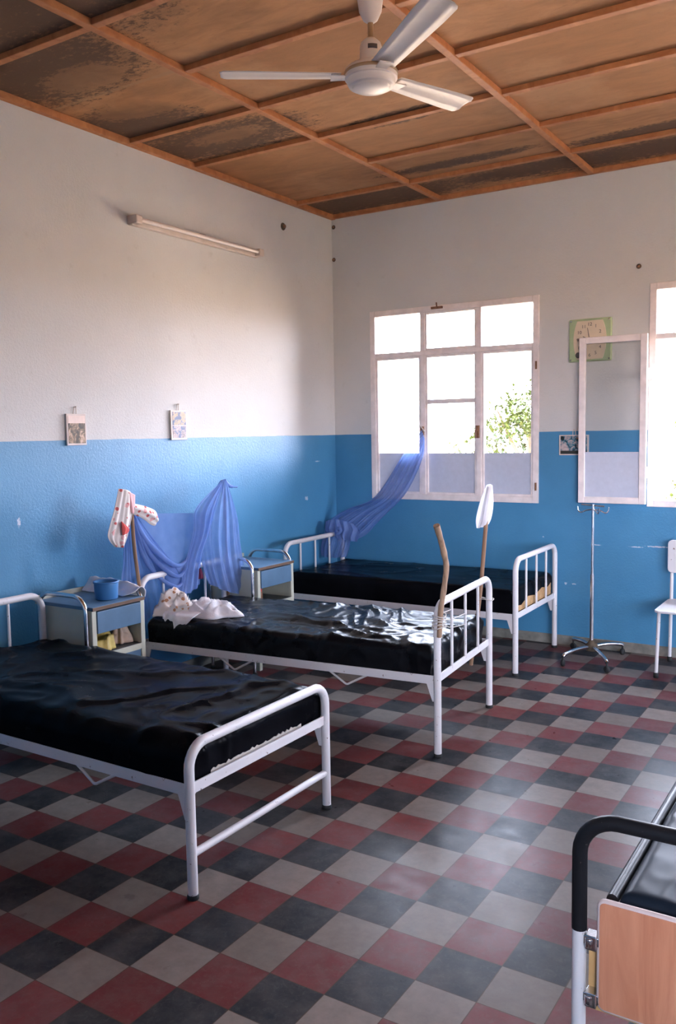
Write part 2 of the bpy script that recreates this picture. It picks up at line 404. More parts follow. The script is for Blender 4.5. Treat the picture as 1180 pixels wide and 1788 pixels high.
# ------------------------------------------------------------------ room shell
def holed_wall(mb, x0, x1, y0, y1, holes, z1=RZ):
    cur = x0
    for a, b, h0, h1 in sorted(holes):
        mb.box(cur, a, y0, y1, 0, z1); mb.box(a, b, y0, y1, 0, h0); mb.box(a, b, y0, y1, h1, z1); cur = b
    mb.box(cur, x1, y0, y1, 0, z1); return mb
struct(MB().box(-.2, RX + .2, RY - .2, .2, -.12, 0).build('floor', 'floor'), 'floor of red, grey and white cement tiles', 'floor')
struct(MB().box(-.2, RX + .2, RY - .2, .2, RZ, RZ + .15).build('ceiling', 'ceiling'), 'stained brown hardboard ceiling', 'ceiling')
struct(MB().box(-.2, 0, RY - .2, .2, 0, RZ).build('wall_left', 'wall_left'), 'left wall, cream above and blue oil paint below', 'wall')
struct(holed_wall(MB(), 0, RX, 0, .2, [(a, b, WZ0, WZ1) for a, b in WIN.values()]).build('wall_back', 'wall_back'), 'far wall with the windows, blue below', 'wall')
wr = MB(); cur = RY - .2
for a, b in sorted(SIDE):
    wr.box(RX, RX + .2, cur, a, 0, RZ).box(RX, RX + .2, a, b, 0, WZ0).box(RX, RX + .2, a, b, WZ1, RZ); cur = b
wr.box(RX, RX + .2, cur, .2, 0, RZ)
struct(wr.build('wall_right', 'wall_plain'), 'right wall outside the picture', 'wall')
struct(holed_wall(MB(), 0, RX, RY - .2, RY, [(a, b, RZ0, RZ1) for a, b in REARS]).build('wall_front', 'wall_plain'), 'wall behind the camera', 'wall')
struct(MB().box(0, .012, RY, 0, 0, .075).build('baseboard_left', 'concrete', bevel=.004), 'grey cement skirting of left wall', 'skirting')
struct(MB().box(.012, RX, -.012, 0, 0, .075).build('baseboard_back', 'concrete', bevel=.004), 'grey cement skirting of far wall', 'skirting')
# roof edge outside
struct(MB().box(-.8, RX + .8, .2, .85, RZ + .0, RZ + .12).build('trim_80', 'concrete'), 'roof overhang outside the windows', 'roof edge')
struct(MB().box(-80, 80, -60, 120, -.62, -.5).build('ground', 'earth'), 'dry open ground outside the windows', 'ground')

# ceiling battens: long ones along the left-wall direction, cross ones in between
XB = [1.035, 2.25, 3.468, 4.686, 5.904, 7.122, 8.34]
YB = [-.553 - .6095 * k for k in range(12)]
nb = 0
def batten(x0, x1, y0, y1, dz, rot=0, label='wooden ceiling batten'):
    global nb; nb += 1
    o = MB().box(x0, x1, y0, y1, RZ - dz, RZ).build('trim_%d' % nb, 'batten', bevel=.003)
    return struct(o, label, 'batten')
for x in XB: batten(x - .021, x + .021, RY, 0, .034)
edges = [0] + XB + [RX]
for k, y in enumerate(YB):
    for a, b in zip(edges[:-1], edges[1:]):
        if a == 0 and k in (1, 4): continue            # butt joints left bare in the narrow bay by the wall
        batten(a + (.021 if a else 0), b - (.021 if b < RX else 0), y - .021, y + .021, .030)
batten(0, .04, RY, 0, .038); batten(0, RX, -.035, 0, .034)

# ------------------------------------------------------------------ windows
FW = .048
def rect_frame(mb, x0, x1, z0, z1, w, y0, y1):
    mb.box(x0, x0 + w, y0, y1, z0, z1); mb.box(x1 - w, x1, y0, y1, z0, z1)
    mb.box(x0 + w, x1 - w, y0, y1, z0, z0 + w); mb.box(x0 + w, x1 - w, y0, y1, z1 - w, z1); return mb
def window(idx, x0, x1, left_open, label):
    root = bpy.data.objects.new('window_%d' % idx, None); COL.objects.link(root); root.location = (x0, 0, WZ0); struct(root, label, 'window')
    W = x1 - x0; H = WZ1 - WZ0
    def q(mb, *a): return mb.box(*a)
    rect_frame(MB(), 0, W, 0, H, FW, -.014, .07).build('frame', 'winpaint', root, bevel=.004)
    m1, m2 = W * .333, W * .667; tz = 2.302 - WZ0; hw = .022
    for m in (m1, m2):
        MB().box(m - hw, m + hw, -.010, .065, FW, H - FW).build('mullion', 'winpaint', root, bevel=.004)
    MB().box(FW, W - FW, -.011, .064, tz - .02, tz + .02).build('transom', 'winpaint', root, bevel=.004)
    cols = [(FW, m1 - hw), (m1 + hw, m2 - hw), (m2 + hw, W - FW)]
    # upper fixed lights
    for k, (a, b) in enumerate(cols):
        if k == 1: rect_frame(MB(), a, b, tz + .02, H - FW, .016, -.004, .05).build('sash', 'winpaint', root, bevel=.003)
        MB().box(a, b, .022, .026, tz + .02, H - FW).build('glass_pane', 'glass', root)
    zf = 1.480 - WZ0
    for k, (a, b) in enumerate(cols):
        if k == 0 and left_open: continue
        rect_frame(MB(), a, b, FW, tz - .02, .018, -.002, .05).build('sash', 'winpaint', root, bevel=.003)
        if k == 1: MB().box(a + .018, b - .018, .0, .048, 1.885 - WZ0, 1.921 - WZ0).build('glazing_bar', 'winpaint', root, bevel=.003)
        MB().box(a + .017, b - .017, .022, .026, zf, tz - .03).build('glass_pane', 'glass', root)
        MB().box(a + .017, b - .017, .018, .024, FW + .01, zf).build('obscured_pane', 'frosted', root)
    # fittings
    MB().box(m2 - .016, m2 + .008, -.032, -.008, 1.60 - WZ0, 1.70 - WZ0).tube([(m2 - .004, -.03, 1.66 - WZ0), (m2 - .004, -.055, 1.66 - WZ0), (m2 - .004, -.06, 1.60 - WZ0)], .007, 8).build('handle', 'rust', root)
    MB().box(m1 - .012, m1 + .012, -.03, -.008, 1.63 - WZ0, 1.70 - WZ0).build('latch', 'rust', root)
    for zz in (1.22, 2.15):
        MB().tube([(W - .02, -.018, zz - WZ0 - .03), (W - .02, -.018, zz - WZ0 + .03)], .008, 8).build('hinge', 'rust', root)
    t_ = MB().box(m1 + .09, m1 + .19, -.03, -.012, H - .03, H - .012); t_.tube([(m1 + .14, -.022, H - .02), (m1 + .14, -.03, H + .02)], .006, 8); t_.build('stay', 'rust', root)
    return root
window(1, *WIN[1], False, 'window over the far bed with a tree outside')
w2 = window(2, *WIN[2], True, 'window at the right edge with its left sash swung open')
for k in (3, 4): window(k, *WIN[k], False, 'window further right, outside the picture')
# the open sash of window 2, folded back almost flat against the wall
sx0, sx1, sz0, sz1 = 2.196, 2.680, 1.112, 2.322
def P2(mb): return mb
sash = rect_frame(MB(), sx0 - WIN[2][0], sx1 - WIN[2][0], sz0 - WZ0, sz1 - WZ0, .047, -.098, -.066).build('open_sash', 'winpaint', w2, bevel=.004)
a, b = sx0 - WIN[2][0] + .046, sx1 - WIN[2][0] - .046
MB().box(a, b, -.084, -.080, 1.49 - WZ0, sz1 - WZ0 - .046).build('glass_pane', 'glass', sash)
MB().box(a, b, -.086, -.080, sz0 - WZ0 + .046, 1.488 - WZ0).build('obscured_pane', 'frosted', sash)
hg = MB()
for zz in (.25, .95): hg.tube([(.012, -.055, zz - .04), (.012, -.055, zz + .04)], .011, 10)
for zz in (.25, .95): hg.box(.0, .018, -.07, -.01, zz - .03, zz + .03)
hg.build('hinge', 'winpaint', w2)
MB().tube([(sx0 - WIN[2][0], -.08, .50), (sx0 - WIN[2][0] - .02, -.08, .50)], .006, 8).build('catch', 'rust', sash)
def plain_window(idx, loc, rz, W, H, label):
    r = bpy.data.objects.new('window_%d' % idx, None); COL.objects.link(r); struct(r, label, 'window'); r.location = loc; r.rotation_euler = (0, 0, rz)
    rect_frame(MB(), 0, W, 0, H, FW, -.014, .07).build('frame', 'winpaint', r, bevel=.004)
    for k in (1, 2): MB().box(W * k / 3 - .022, W * k / 3 + .022, -.01, .06, FW, H - FW).build('mullion', 'winpaint', r)
    MB().box(FW, W - FW, -.01, .06, 1.19, 1.23).build('transom', 'winpaint', r)
    MB().box(FW, W - FW, .026, .03, FW, H - FW).build('glass_pane', 'glass', r)
for k, (a, b) in enumerate(REARS): plain_window(8 + k, (b, RY, RZ0), PI, b - a, RZ1 - RZ0, 'window behind the camera')
for k, (a, b) in enumerate(SIDE): plain_window(12 + k, (RX, b, WZ0), -PI / 2, b - a, WZ1 - WZ0, 'window in the right wall outside the picture')

# ------------------------------------------------------------------ beds
L, HW = 1.872, .437                      # post to post; half width
TR = .019
def u_frame(x, ztop, r=.085, rad=TR):
    return MB().tube(fillet([(x, -HW, .018), (x, -HW, ztop), (x, HW, ztop), (x, HW, .018)], r, 7), rad, 14)
def feet(x, parent):
    for s in (-1, 1):
        MB().lathe([(0, 0), (.021, 0), (.022, .003), (.022, .014), (.0195, .018)], (x, s * HW, 0), 14).build('rubber_foot', 'rubber', parent)
def bed(label, near, far, foot_top, foot_slats, low_bar, L=L, name='hospital_bed'):
    near = Vector(near); far = Vector(far); mid = (near + far) / 2; d = (far - near).normalized(); ax = Vector((d.y, -d.x)); org = mid - ax * (L / 2)
    t = thing(name, label, 'bed', (org.x, org.y, 0), math.atan2(ax.y, ax.x), 'white steel hospital beds along the left wall')
    xf, xh = L / 2, -L / 2
    ff = u_frame(xf, foot_top - TR).build('foot_frame', 'white_steel', t); feet(xf, ff)
    hf = u_frame(xh, .82 - TR).build('head_frame', 'white_steel', t); feet(xh, hf)
    def slats(x, zt):
        for s in (-.22, .0, .22):
            MB().tube([(x, s, .41), (x, s, zt - TR)], .0085, 8).build('slat', 'white_steel', t)
    slats(xh, .82)
    if foot_slats: slats(xf, foot_top)
    if low_bar: MB().tube([(xf, -HW, .165), (xf, HW, .165)], .0145, 12).build('cross_bar', 'white_steel', t)
    for s in (-1, 1):       # angle-iron side rails, with the bent-rod truss underneath
        y = s * (HW - .004)
        MB().box(xh + .01, xf - .01, y - .002, y + .002, .378, .420).box(xh + .01, xf - .01, min(y, y - s * .04), max(y, y - s * .04), .374, .378).build('side_rail', 'white_steel', t, bevel=.0012)
        for xx in (-.30, .42):
            MB().tube(fillet([(xx - .10, y - s * .012, .378), (xx, y - s * .012, .315), (xx + .012, y - s * .012, .315), (xx + .13, y - s * .012, .378)], .012, 3), .006, 8).build('rail_brace', 'white_steel', t)
    for x in (xh, xf):
        sgn = 1 if x == xh else -1
        MB().box(x - .004, x + .004, -HW, HW, .385, .425).box(min(x, x + sgn * .04), max(x, x + sgn * .04), -HW, HW, .383, .387).build('end_rail', 'white_steel', t, bevel=.0012)
        for s in (-1, 1):   # triangular gussets below the rails
            g = MB(); y = s * (HW - .006)
            g.prism([(x + sgn * .015, .38), (x + sgn * .062, .38), (x + sgn * .03, .285), (x + sgn * .015, .285)], y - .004, y + .004, 1)
            g.build('bracket', 'white_steel', t, bevel=.001)
    base = MB()              # flat steel mesh the mattress lies on
    for k in range(9):
        yy = -HW + .06 + k * (2 * HW - .12) / 8; base.box(xh + .005, xf - .005, yy - .012, yy + .012, .378, .384)
    for k in range(17):
        xx = xh + .06 + k * (L - .12) / 16; base.box(xx - .012, xx + .012, -HW + .005, HW - .005, .384, .389)
    base.build('bed_base', 'black_steel', t)
    return t

def ridge(p): return 1 - abs(noise.noise(p)) * 2
def mattress_mesh(x0, x1, y0, y1, z0, z1, crease, seed, r=.045, nx=150, ny=70, lumps=()):
    so = Vector((seed * 17.3, seed * 5.1, seed * 9.7))
    H = z1 - z0; arc = r * PI / 2; side = arc + (H - r)
    def prof(d):      # distance past the inner edge -> (outward, drop)
        if d <= 0: return 0, 0, 0
        if d < arc:
            a = d / r; return r * math.sin(a), r * (1 - math.cos(a)), a
        return r, r + d - arc, PI / 2
    def axis(lo, hi, n):
        inner = hi - lo - 2 * r; tot = inner + 2 * side
        res = []
        for i in range(n + 1):
            q = -side + tot * i / n
            if q < 0: o, dr, a = prof(-q); res.append((lo + r - o, dr, -math.sin(a)))
            elif q > inner: o, dr, a = prof(q - inner); res.append((hi - r + o, dr, math.sin(a)))
            else: res.append((lo + r + q, 0, 0))
        return res
    X, Y = axis(x0, x1, nx), axis(y0, y1, ny); vs_ = []
    for x, dx, ax_ in X:
        for y, dy, ay in Y:
            drop = max(dx, dy); p = Vector((x, y, z1 - drop))
            n = Vector((ax_, ay, math.sqrt(max(0, 1 - min(1, ax_ * ax_ + ay * ay))) + .001)).normalized()
            h = crease(p, so)
            for cx, cy, rad, amp in lumps: h += amp * math.exp(-(((x - cx) ** 2 + (y - cy) ** 2) / rad ** 2))
            fade = min(1, max(0, (p.z - z0 - .006) / .10)) ** 1.3
            p = p + n * h * (.04 + .96 * fade)
            vs_.append(p)
    w = ny + 1
    fs = [(i * w + j, (i + 1) * w + j, (i + 1) * w + j + 1, i * w + j + 1) for i in range(nx) for j in range(ny)]
    per = [i * w for i in range(nx + 1)] + [nx * w + j for j in range(1, ny + 1)] + [i * w + ny for i in range(nx - 1, -1, -1)] + [j for j in range(ny - 1, 0, -1)]
    mb = MB(); mb.add(vs_, fs, True); mb.add([vs_[k] for k in per], [tuple(range(len(per)))[::-1]]); return mb
def crease_soft(p, so):
    q = Vector((p.x * 2.0, p.y * 2.4, p.z)) + so
    w = noise.noise(q * .9) * .6
    return .013 * noise.noise(q) + .016 * max(0, ridge(q * 1.3 + Vector((w, w, 0)))) ** 4 + .006 * max(0, ridge(q * 2.9 + Vector((w * 2, w, 3)))) ** 3 + .003 * noise.noise(q * 5)
def crease_strong(p, so):
    q = Vector((p.x * 2.6, p.y * 3.4 + p.x * .8, p.z * 2)) + so
    w = Vector((noise.noise(q * .8), noise.noise(q * .8 + Vector((9, 2, 4))), 0)) * .9
    k = .30 + .70 * min(1, max(0, (p.x + .55) / .4))
    f = max(0, ridge(q * 1.15 + w)) ** 2.2 * .017 + max(0, ridge(q * 2.3 + w * 1.4 + Vector((4, 4, 1)))) ** 2 * .010 + max(0, ridge(q * 4.9 + w * 2)) ** 2 * .0042
    return k * (.012 * noise.noise(q * .9 + w) + f - .012)
def crease_mid(p, so):
    q = Vector((p.x * 4.2, p.y * 3.0 + p.x, p.z * 2)) + so
    w = Vector((noise.noise(q * .8), noise.noise(q * .8 + Vector((9, 2, 4))), 0)) * .8
    return .004 * noise.noise(q) + .006 * max(0, ridge(q * 1.2 + w)) ** 3 + .003 * max(0, ridge(q * 2.6 + w)) ** 2
def crease_flat(p, so):
    q = Vector((p.x * 1.5, p.y * 2.2, p.z)) + so
    return .008 * noise.noise(q) + .006 * max(0, ridge(q * 1.4)) ** 5 + .002 * noise.noise(q * 4)

def add_mattress(bedroot, label, mesh, mat):
    t = thing('mattress', label, 'mattress', bedroot.location, bedroot.rotation_euler.z, 'black vinyl mattresses')
    c = mesh.build('vinyl_cover', mat, t); return t, c

B1 = bed('white bed nearest the camera with low foot end and a bar near the floor', (2.083, -4.255), (2.086, -3.381), .582, False, True)
B2 = bed('white bed in the middle with a stick tied to its tall slatted foot end', (2.243, -2.564), (2.165, -1.735), .81, True, False, 1.90)
B3 = bed('white bed in the far corner below the window with tall slatted foot end', (2.053, -.999), (2.032, -.116), .81, True, False)
Z0, Z1 = .391, .562
m1r, m1c = add_mattress(B1, 'dull black vinyl mattress on the nearest bed', mattress_mesh(-L / 2 + .03, L / 2 - .022, -.432, .432, Z0, Z1, crease_soft, 1, r=.07), 'vinyl_dull')
m2r, m2c = add_mattress(B2, 'shiny crumpled black vinyl mattress on the middle bed', mattress_mesh(-L / 2 + .03, L / 2 - .026, -.43, .425, Z0, Z1 + .005, crease_strong, 2, nx=220, ny=100), 'vinyl')
m3r, m3c = add_mattress(B3, 'flat black vinyl mattress with bare orange foam on the corner bed', mattress_mesh(-L / 2 + .03, L / 2 - .024, -.43, .435, Z0 + .01, Z1 + .02, crease_flat, 3), 'vinyl_dull')
# frayed pale hem of the cover at the foot of the nearest mattress
rnd_ = random.Random(3); pts = [(-.30, .400)] + [(-.30 + .0145 * k, .424 + (rnd_.uniform(.003, .013) if k % 2 else rnd_.uniform(.0, .006))) for k in range(41)] + [(.28, .400)]
MB().prism(pts, L / 2 - .0215, L / 2 - .0185, 0).build('frayed_hem', 'string', m1r)
# torn cover at the foot of the corner mattress: the foam core shows
pts = [(.415, -.40), (.47, -.40), (.452, -.25), (.49, -.1), (.472, .05), (.505, .2), (.49, .33), (.515, .41), (.415, .41)]
MB().prism([(p[1], p[0]) for p in pts], L / 2 - .06, L / 2 - .0195, 0).build('foam_core', 'foam', m3r, bevel=.008)

# bed at the bottom right, seen from its foot end
fx, fy = 3.478, -4.255
B4 = thing('hospital_bed', 'bed at the lower right with black top rail and wooden foot panel', 'bed', (fx + .437, fy, 0), 0)
for s in (-1, 1):
    ff = MB().tube([(s * .437, 0, .018), (s * .437, 0, .322)], TR, 16).build('foot_post', 'white_steel', B4)
    MB().lathe([(0, 0), (.021, 0), (.022, .004), (.022, .026), (.0195, .03)], (s * .437, 0, 0), 14).build('rubber_foot', 'rubber', ff)
MB().tube(fillet([(-.437, 0, .318), (-.437, 0, .632), (.437, 0, .632), (.437, 0, .318)], .10, 8), TR + .0015, 16).build('top_rail', 'black_steel', B4)
pan = MB(); o_ = []
for (cx, cz, a0) in ((-.365, .130, 180), (.365, .130, 270), (.365, .398, 0), (-.365, .398, 90)):
    for k in range(5):
        a = math.radians(a0 + k * 22.5); o_.append((cx + .015 * math.cos(a), cz + .015 * math.sin(a)))
pan.prism(o_, -.014, .006, 1); pn = pan.build('foot_panel', 'panelwood', B4, bevel=.002)
MB().tube([(x, -.004, z) for x, z in o_], .0085, 8, closed=True).build('edge_band', 'bandedge', pn)
for s in (-1, 1):
    for z in (.135, .296):
        c = MB().box(s * .437 - .014 if s > 0 else -.423, s * .437 + .014 if s > 0 else -.375, -.012, .012, z - .012, z + .012)
        c.box(*(sorted((s * .415, s * .385))), -.022, .016, z - .020, z + .020); c.lathe([(0, .012), (.012, .012), (.012, -.012), (0, -.012)], (s * .405, -.016, z), 12)
        c.build('clamp', 'chrome', B4, bevel=.002)
MB().box(-.415, .415, .012, .028, .09, .262).build('cross_board', 'tanwood', B4, bevel=.003)
MB().tube([(-.358, .03, .405), (-.358, 1.85, .405)], .016, 12).build('side_rail', 'black_steel', B4); MB().tube([(.358, .03, .405), (.358, 1.85, .405)], .016, 12).build('side_rail', 'black_steel', B4)
for yy in (.95, 1.85): MB().tube([(-.437 if yy < .5 else -.358, yy if yy > .5 else 0.0, .405), (.437 if yy < .5 else .358, yy if yy > .5 else 0.0, .405)], .012, 10).build('cross_bar', 'black_steel', B4)
MB().tube(fillet([(-.437, L, .018), (-.437, L, .80), (.437, L, .80), (.437, L, .018)], .1, 8), TR, 14).build('head_frame', 'black_steel', B4)
t4, c4 = add_mattress(B4, 'black vinyl mattress on the bed at the lower right', mattress_mesh(-.340, .340, .028, 1.82, .35, .428, crease_mid, 5, r=.03, nx=70, ny=140), 'vinyl_grey')
for o in (B4, t4):
    if 'group' in o: del o['group']
t4['group'] = 'black vinyl mattresses'

# ------------------------------------------------------------------ bedside cabinets
def locker(label, xfront, yc, w=.39, d=.45):
    t = thing('bedside_cabinet', label, 'bedside cabinet', (xfront - d / 2, yc, 0), 0, 'bedside cabinets against the left wall')
    H = .75; h = d / 2; k = w / 2
    for s in (-1, 1):
        MB().box(-h, h - .03, s * k - .009, s * k + .009, .10, H - .02).build('side_panel', 'cream', t, bevel=.002)
        MB().box(h - .03, h, s * k - .016, s * k + .016, .03, H - .02).build('front_post', 'cream', t, bevel=.004)
    MB().box(-h, h + .004, -k - .014, k + .014, H - .02, H).build('cabinet_top', 'bluelam', t, bevel=.004)
    MB().box(h + .0035, h + .0075, -k - .014, k + .014, H - .02, H - .002).build('edge_strip', 'brownedge', t)
    MB().box(-h - .012, -h, -k - .014, k + .014, H - .02, H + .025).build('back_edge', 'cream', t, bevel=.002)
    dr = MB().box(h - .35, h + .006, -k + .018, k - .018, H - .148, H - .028).build('drawer', 'bluelam', t, bevel=.003)
    MB().box(-h, h - .004, -k + .009, k - .009, .468, .486).build('shelf', 'darklam', t, bevel=.002)
    MB().box(h - .006, h - .001, -k + .012, k - .012, .452, .484).build('shelf_edge', 'cream', t)
    MB().box(-h, -h + .008, -k, k, .10, H - .02).build('back_panel', 'cream', t)
    MB().box(-h, h - .01, -k + .009, k - .009, .12, .138).build('bottom_shelf', 'darklam', t, bevel=.002)
    MB().box(h - .012, h - .004, -k + .018, k - .018, .14, .45).build('door', 'bluelam', t, bevel=.003)
    for s in (-1, 1):      # chrome tube loops that form the legs and hand rails
        y = s * (k + .026)
        lp = MB().tube(fillet([(h - .035, y, .012), (h - .035, y, H + .055), (-h + .035, y, H + .055), (-h + .035, y, .012)], .09, 7), .0125, 12).build('tube_loop', 'chrome', t)
        for xx in (h - .035, -h + .035): MB().lathe([(0, 0), (.016, 0), (.016, .02), (.0125, .022)], (xx, y, 0), 12).build('rubber_foot', 'rubber', lp)
    return t
LK1 = locker('cabinet with blue basin on top between the nearest and middle beds', .575, -3.148, .355)
LK2 = locker('cabinet between the middle bed and the corner bed', .53, -1.63)
LT = .75
# basin
bz = thing('wash_basin', 'round blue plastic basin on the cabinet top', 'basin', (.445, -3.115, LT))
MB().lathe([(0, .002), (.060, .002), (.063, .006), (.067, .088), (.067, .100), (.063, .100), (.060, .012), (0, .010)], (0, 0, 0), 36).build('bowl', 'basin', bz)
MB().lathe([(.066, .092), (.0715, .093), (.0725, .098), (.0715, .103), (.063, .102)], (0, 0, 0), 36).build('rim', 'basin', bz)

# lumpy soft shapes: cloths and bags
def lump(rx, ry, h, seed, nr=26, na=64, wob=.18, rid=.3, base=0.0, skew=(0, 0)):
    so = Vector((seed * 3.7, seed * 8.1, seed * 2.3)); vs_ = []; top = []
    for i in range(nr + 1):
        t = i / nr
        for k in range(na):
            a = 2 * PI * k / na
            R = 1 + wob * noise.noise(Vector((math.cos(a) * 1.3, math.sin(a) * 1.3, 0)) + so) * 2
            # t 0..0.75 top, rest rolls under
            if t < .8: rr = t / .8; zz = (1 - rr ** 2.6) * .72 + .28 * (1 - rr ** 6)
            else: rr = 1 - (t - .8) * .8; zz = -.02
            x, y = rr * R * rx * math.cos(a), rr * R * ry * math.sin(a)
            q = Vector((x * 13, y * 13, zz * 2)) + so
            f = noise.noise(q * .7) * .5 + rid * max(0, ridge(q * .8)) ** 3 - rid * .3
            z = base + max(.0015, h * (max(0, zz) * (1 + f)) + (.004 if t < .8 else .0015))
            vs_.append((x + skew[0] * z, y + skew[1] * z, z))
    fs = [(i * na + k, i * na + (k + 1) % na, (i + 1) * na + (k + 1) % na, (i + 1) * na + k) for i in range(nr) for k in range(na)]
    return MB().add(vs_, fs, True)
def lump_thing(name, label, cat, loc, rz, mesh, mat, group=None):
    o = mesh.build(name, mat); o.location = loc; o.rotation_euler = (0, 0, rz); return tag(o, label, cat, group)

def sheet(rows, nu=40, nv=10, folds=5, amp=.012, nrm=(1, 0, 0), phase=0, top=.25, seed=0, warp=.6):
    # rows: cross-lines from top to bottom, each a list of points
    nrm = Vector(nrm); so = Vector((seed * 5.3, seed * 2.9, seed))
    cr_ = []
    for r_ in rows:
        s = spline(r_, 12); m = len(s) - 1
        cr_.append([s[int(round(i * m / nu))] if m >= nu else s[min(m, int(i * m / nu))].lerp(s[min(m, int(i * m / nu) + 1)], (i * m / nu) % 1) for i in range(nu + 1)])
    cols = [spline([c[i] for c in cr_], nv) for i in range(nu + 1)]; nvv = len(cols[0])
    vs_ = []
    for i in range(nu + 1):
        u = i / nu
        for j in range(nvv):
            v = j / (nvv - 1)
            k = top + (1 - top) * min(1, v * 2.2)
            ww = u + warp * .06 * noise.noise(Vector((u * 3, v * 2.5, 0)) + so)
            d = amp * k * (math.sin(2 * PI * folds * ww + phase) + .5 * math.sin(2 * PI * folds * 2.3 * ww + 1.7 + v) + .7 * noise.noise(Vector((u * folds * 1.3, v * 2, 3)) + so))
            vs_.append(cols[i][j] + nrm * d)
    fs = [(i * nvv + j, i * nvv + j + 1, (i + 1) * nvv + j + 1, (i + 1) * nvv + j) for i in range(nu) for j in range(nvv - 1)]
    return MB().add(vs_, fs, True)

# white cloth hung over the right-hand rail of the first cabinet
o = sheet([[(.14, -3.03, .757), (.30, -3.03, .757), (.50, -3.035, .757)], [(.13, -2.985, .785), (.30, -2.985, .785), (.54, -2.995, .775)], [(.13, -2.948, .824), (.33, -2.946, .827), (.55, -2.95, .80)], [(.14, -2.924, .81), (.33, -2.924, .805), (.56, -2.925, .775)], [(.16, -2.915, .75), (.33, -2.915, .745), (.545, -2.917, .735)]], 30, 8, 3, .004, (0, -.4, 1), seed=4).build('white_cloth', 'whitecloth', solid=.004)
tag(o, 'white cloth draped over the cabinet rail beside the blue basin', 'cloth')
lump_thing('plastic_bag', 'crumpled yellow plastic bag on the cabinet shelf', 'bag', (.505, -3.21, .488), .3, lump(.06, .075, .10, 11, wob=.3, rid=.6), 'yellowbag')
lump_thing('cloth_bundle', 'beige bundle beside the yellow bag on the cabinet shelf', 'bundle', (.47, -3.055, .488), .8, lump(.055, .055, .105, 14, wob=.3, rid=.6), 'beigebag')
jr = thing('jar', 'small reddish jar on the shelf of the far cabinet', 'jar', (.44, -1.72, .486))
MB().lathe([(0, 0), (.026, 0), (.028, .004), (.028, .07), (.022, .078)], seg=18).build('body', 'rust', jr); MB().lathe([(.024, .076), (.024, .094), (0, .095)], seg=18).build('lid', 'red', jr)

# cloths on the middle bed (its mattress top is about .57)
lump_thing('spotted_cloth', 'cream cloth with tan spots heaped on the middle bed', 'cloth', (.47, -2.56, .562), -.5, lump(.17, .16, .105, 21, wob=.22, rid=.8), 'floral_tan', 'cloths left on the middle bed')
tw = thing('white_towel', 'folded white towel beside the spotted cloth on the middle bed', 'towel', (.68, -2.50, .567), .15, 'cloths left on the middle bed')
lump(.20, .135, .075, 23, wob=.2, rid=.6).build('towel_fold', 'whitecloth', tw)
o = sheet([[(.46, -2.60, .606), (.54, -2.61, .61), (.70, -2.61, .604)], [(.47, -2.69, .592), (.55, -2.705, .594), (.71, -2.70, .590)], [(.50, -2.722, .545), (.57, -2.728, .55), (.68, -2.722, .556)], [(.545, -2.722, .485), (.575, -2.726, .478), (.61, -2.722, .50)]], 26, 8, 2, .006, (0, -1, .4), seed=41).build('hanging_corner', 'whitecloth', tw, solid=.004)
o.matrix_parent_inverse = (Matrix.Translation(tw.location) @ Matrix.Rotation(.15, 4, 'Z')).inverted()

# ------------------------------------------------------------------ mosquito nets, sticks, hung cloths
net1 = thing('mosquito_net', 'blue mosquito net hung on two sticks over the head of the middle bed', 'mosquito net', (.33, -2.3, .5))
def netpart(root, name, mesh, off=None):
    o = mesh.build(name, 'net', root); o.matrix_parent_inverse = Matrix.Translation(-Vector(root.location)); return o
netpart(net1, 'net_curtain', sheet([[(.36, -2.005, 1.351), (.37, -1.969, 1.362), (.36, -1.934, 1.347)], [(.36, -2.197, 1.175), (.38, -2.008, 1.159), (.36, -1.847, 1.105)], [(.36, -2.245, .991), (.39, -2.047, .95), (.36, -1.818, .903)], [(.36, -2.214, .818), (.39, -2.025, .772), (.36, -1.775, .717)], [(.36, -2.164, .684), (.38, -1.955, .588), (.36, -1.719, .53)]], 70, 12, 5, .012, phase=.6, seed=1))
netpart(net1, 'net_strand', sheet([[(.38, -2.029, 1.345), (.385, -2.016, 1.34), (.38, -2.006, 1.329)], [(.38, -2.286, 1.19), (.41, -2.19, 1.175), (.39, -2.108, 1.156)], [(.38, -2.32, 1.038), (.41, -2.24, 1.03), (.39, -2.171, 1.022)], [(.38, -2.399, .844), (.41, -2.33, .85), (.39, -2.257, .862)], [(.38, -2.461, .652), (.41, -2.37, .665), (.39, -2.281, .697)]], 40, 12, 3, .010, phase=.2, seed=2))
netpart(net1, 'net_swag', sheet([[(.30, -2.79, 1.200), (.31, -2.49, 1.174), (.32, -2.13, 1.147)], [(.30, -2.72, 1.076), (.33, -2.505, 1.001), (.34, -2.19, 1.007)], [(.28, -2.64, .924), (.36, -2.493, .838), (.365, -2.28, .833)], [(.28, -2.57, .806), (.362, -2.48, .69), (.365, -2.35, .711)]], 50, 14, 1, .006, phase=.4, seed=3))
